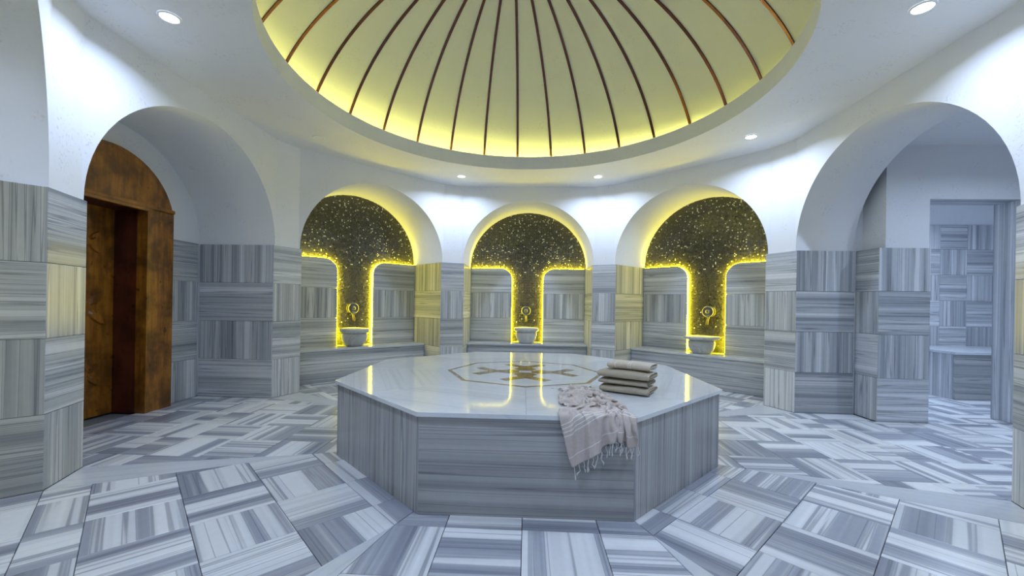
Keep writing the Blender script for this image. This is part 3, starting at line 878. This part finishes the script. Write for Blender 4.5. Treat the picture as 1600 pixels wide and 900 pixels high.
# inlaid star with forked arms
vs = []; fs = []
def ipoly(pts):
    n = len(vs); vs.extend((p[0], p[1], 0.0005) for p in pts); fs.append(tuple(range(n, n + len(pts))))
st = []
for q in range(4):
    a = q * PI / 2
    def rot(x, y): return (x * math.cos(a) - y * math.sin(a), x * math.sin(a) + y * math.cos(a))
    half = [(0.046, 0.046), (0.120, 0.088), (0.170, 0.058), (0.212, 0.052), (0.325, 0.176), (0.384, 0.126), (0.276, 0.0)]
    up_ = [rot(*p) for p in half]; dn = [rot(p[0], -p[1]) for p in half]
    ax0, ax1 = rot(0.046, 0.0), up_[-1]
    ipoly([ax0] + list(reversed([up_[-1], up_[3], up_[2], up_[1], up_[0]])) [::1])
    ipoly([ax0, dn[0], dn[1], dn[2], dn[3], dn[-1]])
    ipoly([up_[-1], up_[5], up_[4], up_[3]])
    ipoly([dn[-1], dn[3], dn[4], dn[5]])
bm = bmesh.new()
me = bpy.data.meshes.new('inlay_star'); me.from_pydata(vs, [], fs); bm.from_mesh(me)
bmesh.ops.remove_doubles(bm, verts=bm.verts, dist=1e-4); bmesh.ops.recalc_face_normals(bm, faces=bm.faces)
for f in bm.faces:
    if f.normal.z < 0: f.normal_flip()
bm.to_mesh(me); bm.free()
link('inlay_star', me, M_INLAY, ctr)

#TOWELS
# ------------------------------------------------------------------ towels
import numpy as np
def towel_mat(name, col, stripes):
    m, nt, b = new_mat(name)
    tc = N(nt, 'ShaderNodeTexCoord'); uv = N(nt, 'ShaderNodeUVMap'); uv.uv_map = 'UVMap'
    sp = N(nt, 'ShaderNodeSeparateXYZ'); L(nt, uv.outputs[0], sp.inputs[0])
    n = noise(nt, tc.outputs['Object'], 90.0, 3.0)
    base = ramp(nt, n, [(0.3, tuple(c * 0.9 for c in col)), (0.7, col)])
    acc = None
    for p, w in stripes:
        d = math_n(nt, 'ABSOLUTE', math_n(nt, 'SUBTRACT', sp.outputs[1], p))
        s = math_n(nt, 'LESS_THAN', d, w)
        acc = s if acc is None else math_n(nt, 'MAXIMUM', acc, s)
    c = mixc(nt, acc, base, (0.80, 0.78, 0.75)) if acc is not None else base
    L(nt, c, b.inputs['Base Color'])
    b.inputs['Roughness'].default_value = 0.9; b.inputs['Specular IOR Level'].default_value = 0.15
    b.inputs['Sheen Weight'].default_value = 0.15
    wv = noise(nt, tc.outputs['Object'], 260.0, 2.0)
    bp = N(nt, 'ShaderNodeBump'); bp.inputs['Strength'].default_value = 0.25; bp.inputs['Distance'].default_value = 0.0015
    L(nt, wv, bp.inputs['Height']); L(nt, bp.outputs[0], b.inputs['Normal'])
    return m
M_TOWEL = towel_mat('beige_cotton', (0.62, 0.545, 0.50), [(0.815, 0.0022), (0.832, 0.0022), (0.849, 0.0022), (0.866, 0.0022), (0.955, 0.0016), (0.12, 0.002), (0.14, 0.002)])
M_FOLD = towel_mat('khaki_beige_cotton', (0.46, 0.405, 0.31), [])
M_FOLD2 = towel_mat('pale_beige_cotton', (0.64, 0.57, 0.47), [(0.20, 0.008), (0.50, 0.006), (0.55, 0.006)])
M_FRINGE = plain('cotton_fringe', (0.70, 0.68, 0.66), 0.9, spec=0.1)
def drape(NU=50, NV=90, Wd=0.60, Ln=1.06, steps=80, seed=2):
    """lets a cotton sheet settle over the platform's front edge: lengths kept by projection, contact with the top and side, no self-crossing"""
    zt, ye = HS + 0.006, -1.2650
    rnd = np.random.RandomState(seed)
    a = np.linspace(0, 1, NU)
    hx = np.interp(a, [0, 0.28, 0.50, 0.62, 0.80, 1.0], [0.250, 0.338, 0.405, 0.420, 0.452, 0.490])
    hz = np.interp(a, [0, 0.28, 0.50, 0.62, 0.80, 1.0], [0.240, 0.375, 0.415, 0.410, 0.385, 0.360])
    dx = np.interp(a, [0, 0.3, 0.6, 1.0], [-0.52, -0.30, -0.04, 0.0])
    V = np.zeros((NV, NU, 3))
    for j in range(NV):
        b = j / (NV - 1); h = Ln * (1 - b)
        for i in range(NU):
            hh = min(h, 0.15); dz = math.sqrt(1 - dx[i] ** 2)
            x = hx[i] + dx[i] * hh; z = hz[i] + dz * hh + (h - hh)
            w = math.sin(a[i] * 2 * PI * 2.9 + 1.3 * math.sin(b * 6 + seed) + 0.5) * (0.046 if a[i] < 0.45 else 0.020)
            if z < zt:
                V[j, i] = (x, ye - 0.012 - abs(w) * 1.3, z)
            else:
                over = z - zt; q = over / max(0.3, (Ln - (zt - hz[i])))
                y = ye + q * 0.60
                zz = zt + 0.012 + 0.050 * q ** 0.7 * (1 + math.sin(q * 2 * PI * 3.4 + 1.3 * math.sin(a[i] * 5 + seed) + a[i] * 2.5)) + abs(w) * 1.3
                xc = 0.315 + (x - 0.325) * (1 - 0.42 * min(1, q * 1.2))
                V[j, i] = (xc + 0.010 * math.sin(b * 13 + a[i] * 4), y, zz)
    X = (V + rnd.normal(0, 0.001, V.shape)).reshape(-1, 3); n = len(X)
    I = np.arange(n).reshape(NV, NU); du, dv = Wd / (NU - 1), Ln / (NV - 1)
    cons = []
    def add(Aa, Bb, ln, k, axis, m):
        for off in range(m):
            sl = [slice(None)] * 2; sl[axis] = slice(off, None, m)
            cons.append((Aa[tuple(sl)].ravel(), Bb[tuple(sl)].ravel(), ln, k))
    add(I[:, :-1], I[:, 1:], du, 1.0, 1, 2); add(I[:-1], I[1:], dv, 1.0, 0, 2)
    dd = math.hypot(du, dv)
    add(I[:-1, :-1], I[1:, 1:], dd, 0.25, 0, 2); add(I[:-1, 1:], I[1:, :-1], dd, 0.25, 0, 2)
    add(I[:, :-2], I[:, 2:], 2 * du, 0.03, 1, 4); add(I[:-2], I[2:], 2 * dv, 0.05, 0, 4)
    gi, gj = np.divmod(np.arange(n), NU); dm = 0.0095
    nb = [(p, q, r) for p in (-1, 0, 1) for q in (-1, 0, 1) for r in (-1, 0, 1) if (p, q, r) >= (0, 0, 0)]
    def apart(X):
        c = np.floor(X / dm).astype(np.int64); c -= c.min(0)
        key = (c[:, 0] * 4096 + c[:, 1]) * 4096 + c[:, 2]
        order = np.argsort(key, kind='stable'); ks = key[order]; Ps = []; Qs = []
        for p, q, r in nb:
            kk = key + (p * 4096 + q) * 4096 + r
            lo = np.searchsorted(ks, kk, 'left'); cnt = np.searchsorted(ks, kk, 'right') - lo
            for t in range(int(cnt.max())):
                sel = np.where(cnt > t)[0]; Ps.append(sel); Qs.append(order[lo[sel] + t])
        Pp = np.concatenate(Ps); Qq = np.concatenate(Qs)
        ok = ((np.abs(gi[Pp] - gi[Qq]) > 2) | (np.abs(gj[Pp] - gj[Qq]) > 2)) & (Pp != Qq)
        Pp, Qq = Pp[ok], Qq[ok]; d = X[Pp] - X[Qq]; ln = np.linalg.norm(d, axis=1) + 1e-9
        m = ln < dm; Pp, Qq, d, ln = Pp[m], Qq[m], d[m], ln[m]
        cor = (0.25 * (dm - ln) / ln)[:, None] * d; out = np.zeros_like(X)
        np.add.at(out, Pp, cor); np.add.at(out, Qq, -cor)
        return X + out / np.maximum(1, np.bincount(np.r_[Pp, Qq], minlength=n) * 0.5)[:, None]
    vel = np.zeros_like(X); dt = 1 / 60
    for st in range(steps):
        start_at = X.copy(); vel[:, 2] -= 9.8 * dt * 0.35; vel *= 0.90
        vel *= np.minimum(1, 0.35 / np.maximum(np.linalg.norm(vel, axis=1, keepdims=True), 1e-9))
        X = X + vel * dt
        for it in range(14):
            for Aa, Bb, ln, k in cons:
                d = X[Bb] - X[Aa]; m = np.linalg.norm(d, axis=1)
                c = (np.where(m > ln, 1.0, 0.55) * k * 0.5 * (m - ln) / np.maximum(m, 1e-9))[:, None] * d
                X[Aa] += c; X[Bb] -= c
            if it % 5 == 4: X = apart(X)
            ins = (X[:, 2] < zt) & (X[:, 1] > ye)
            top = ins & (zt - X[:, 2] <= X[:, 1] - ye); side = ins & ~top
            X[top, 2] = zt; X[side, 1] = ye
            mv = X - start_at
            X[top, 0] -= mv[top, 0] * 0.98; X[top, 1] -= mv[top, 1] * 0.98
            X[side, 0] -= mv[side, 0] * 0.9; X[side, 2] -= mv[side, 2] * 0.7
        vel = (X - start_at) / dt
    return X, NV, NU
TX, TNV, TNU = drape()
tw = thing('draped_towel', 'crumpled beige fringed towel hanging over the front edge of the marble platform', 'towel', (0.33, -1.0, HS))
me = bpy.data.meshes.new('cloth')
me.from_pydata([(p[0] - 0.33, p[1] + 1.0, p[2] - HS) for p in TX], [], [(j * TNU + i, j * TNU + i + 1, (j + 1) * TNU + i + 1, (j + 1) * TNU + i) for j in range(TNV - 1) for i in range(TNU - 1)])
uvl = me.uv_layers.new(name='UVMap')
for lp in me.loops:
    j, i = divmod(lp.vertex_index, TNU); uvl.data[lp.index].uv = (i / (TNU - 1), j / (TNV - 1))
me.polygons.foreach_set('use_smooth', [True] * len(me.polygons))
cl = link('cloth', me, M_TOWEL, tw)
md = cl.modifiers.new('smooth', 'SMOOTH'); md.factor = 0.35; md.iterations = 2
md = cl.modifiers.new('subdivision', 'SUBSURF'); md.levels = 1; md.render_levels = 1
md = cl.modifiers.new('thickness', 'SOLIDIFY'); md.thickness = 0.0022; md.offset = 0
# knotted tassels along both ends
rt = random.Random(5)
for row, step in ((TNV - 1, 2), (0, 7)):
    for i in range(1, TNU, step):
        p = Vector(TX[row * TNU + i]) - Vector((0.33, -1.0, HS))
        if row:
            q = [p, p + Vector((rt.uniform(-.003, .003), -0.002, -0.012)), p + Vector((rt.uniform(-.007, .007), -0.003, -0.028)), p + Vector((rt.uniform(-.009, .009), -0.003, -0.036 - rt.uniform(0, .012)))]
            q.append(q[-1] + Vector((0, 0, -0.010)))
        else:
            z = max(0.004, p.z); p.z = z
            sx = -1 if i < TNU / 2 else 0.4
            q = [p, p + Vector((sx * 0.012, 0.008, (0.004 - z) * 0.6)), p + Vector((sx * 0.026, rt.uniform(0, .02), 0.004 - z)), p + Vector((sx * 0.040, rt.uniform(0, .026), 0.004 - z))]
            q.append(q[-1] + Vector((sx * 0.008, 0, 0)))
        vs, fs = tube(q, [0.0013, 0.0016, 0.0016, 0.0034, 0.0012], 6)
        pydata('tassel', vs, fs, M_FRINGE, tw, smooth=True)

def folded_towel(cx, cy, z0, h, ln, dp, rot, mat, label, turns=2.6, seed=0):
    """cotton sheet folded over and over: a flattened spiral swept along its length"""
    r = random.Random(seed)
    t = thing('folded_towel', label, 'towel', (cx, cy, z0), rot, 'folded towels on the platform')
    npt, nx = int(turns * 18), 15
    th = 0.0048
    pts = []
    for i in range(npt + 1):
        f = i / npt; a = -2 * PI * turns * (1 - f) - PI * 0.55
        g = 0.16 + 0.84 * f
        hy, hz = dp / 2 * (0.80 + 0.20 * f) - th, (h / 2) * g - th * 0.6
        c, s = math.cos(a), math.sin(a)
        y = hy * math.copysign(abs(c) ** 0.55, c); z = hz * math.copysign(abs(s) ** 0.75, s)
        pts.append((y, z + h / 2))
    vs = []; fs = []; uvs = []
    ph = [r.uniform(0, 6) for _ in range(4)]
    for ix in range(nx):
        x = ln * (ix / (nx - 1) - 0.5)
        sag = 0.003 * math.sin(x * 16 + ph[0]); e = abs(ix / (nx - 1) - 0.5) * 2
        for i, (y, z) in enumerate(pts):
            k = 1 - 0.05 * e ** 4
            wob = 0.0025 * math.sin(x * 22 + i * 0.3 + ph[1])
            xx = x + 0.004 * math.sin(i * 0.45 + ph[2]) * (1 if x > 0 else -1) * e
            zz = max(0.0026, h / 2 + (z - h / 2) * k + (sag if z > h * 0.5 else 0.2 * sag * z / h))
            vs.append((xx, y * (1 + 0.01 * math.sin(x * 9 + ph[3])) + wob, zz))
    n = len(pts)
    for ix in range(nx - 1):
        for i in range(n - 1): fs.append((ix * n + i, ix * n + i + 1, (ix + 1) * n + i + 1, (ix + 1) * n + i))
    me = bpy.data.meshes.new('folded_cloth'); me.from_pydata(vs, [], fs)
    uvl = me.uv_layers.new(name='UVMap')
    for lp in me.loops:
        ix, i = divmod(lp.vertex_index, n); uvl.data[lp.index].uv = (i / n, ix / (nx - 1))
    me.polygons.foreach_set('use_smooth', [True] * len(me.polygons))
    o = link('folded_cloth', me, mat, t)
    md = o.modifiers.new('thickness', 'SOLIDIFY'); md.thickness = th; md.offset = 0
    md = o.modifiers.new('subdivision', 'SUBSURF'); md.levels = 1; md.render_levels = 1
    return t
ZT = HS + 0.001
ra = math.radians(-31)
folded_towel(0.600, -0.688, ZT, 0.047, 0.285, 0.205, ra, M_FOLD, 'folded khaki beige towel at the bottom of the stack on the platform', seed=1)
folded_towel(0.594, -0.684, ZT + 0.047, 0.036, 0.280, 0.200, ra + 0.01, M_FOLD, 'folded khaki beige towel second from the bottom of the stack', seed=2)
folded_towel(0.598, -0.690, ZT + 0.083, 0.047, 0.295, 0.215, ra - 0.02, M_FOLD, 'folded khaki beige towel third from the bottom, widest of the stack', seed=3)
folded_towel(0.628, -0.672, ZT + 0.130, 0.047, 0.250, 0.160, ra - 0.05, M_FOLD2, 'folded pale towel with white stripes on top of the stack', seed=4)
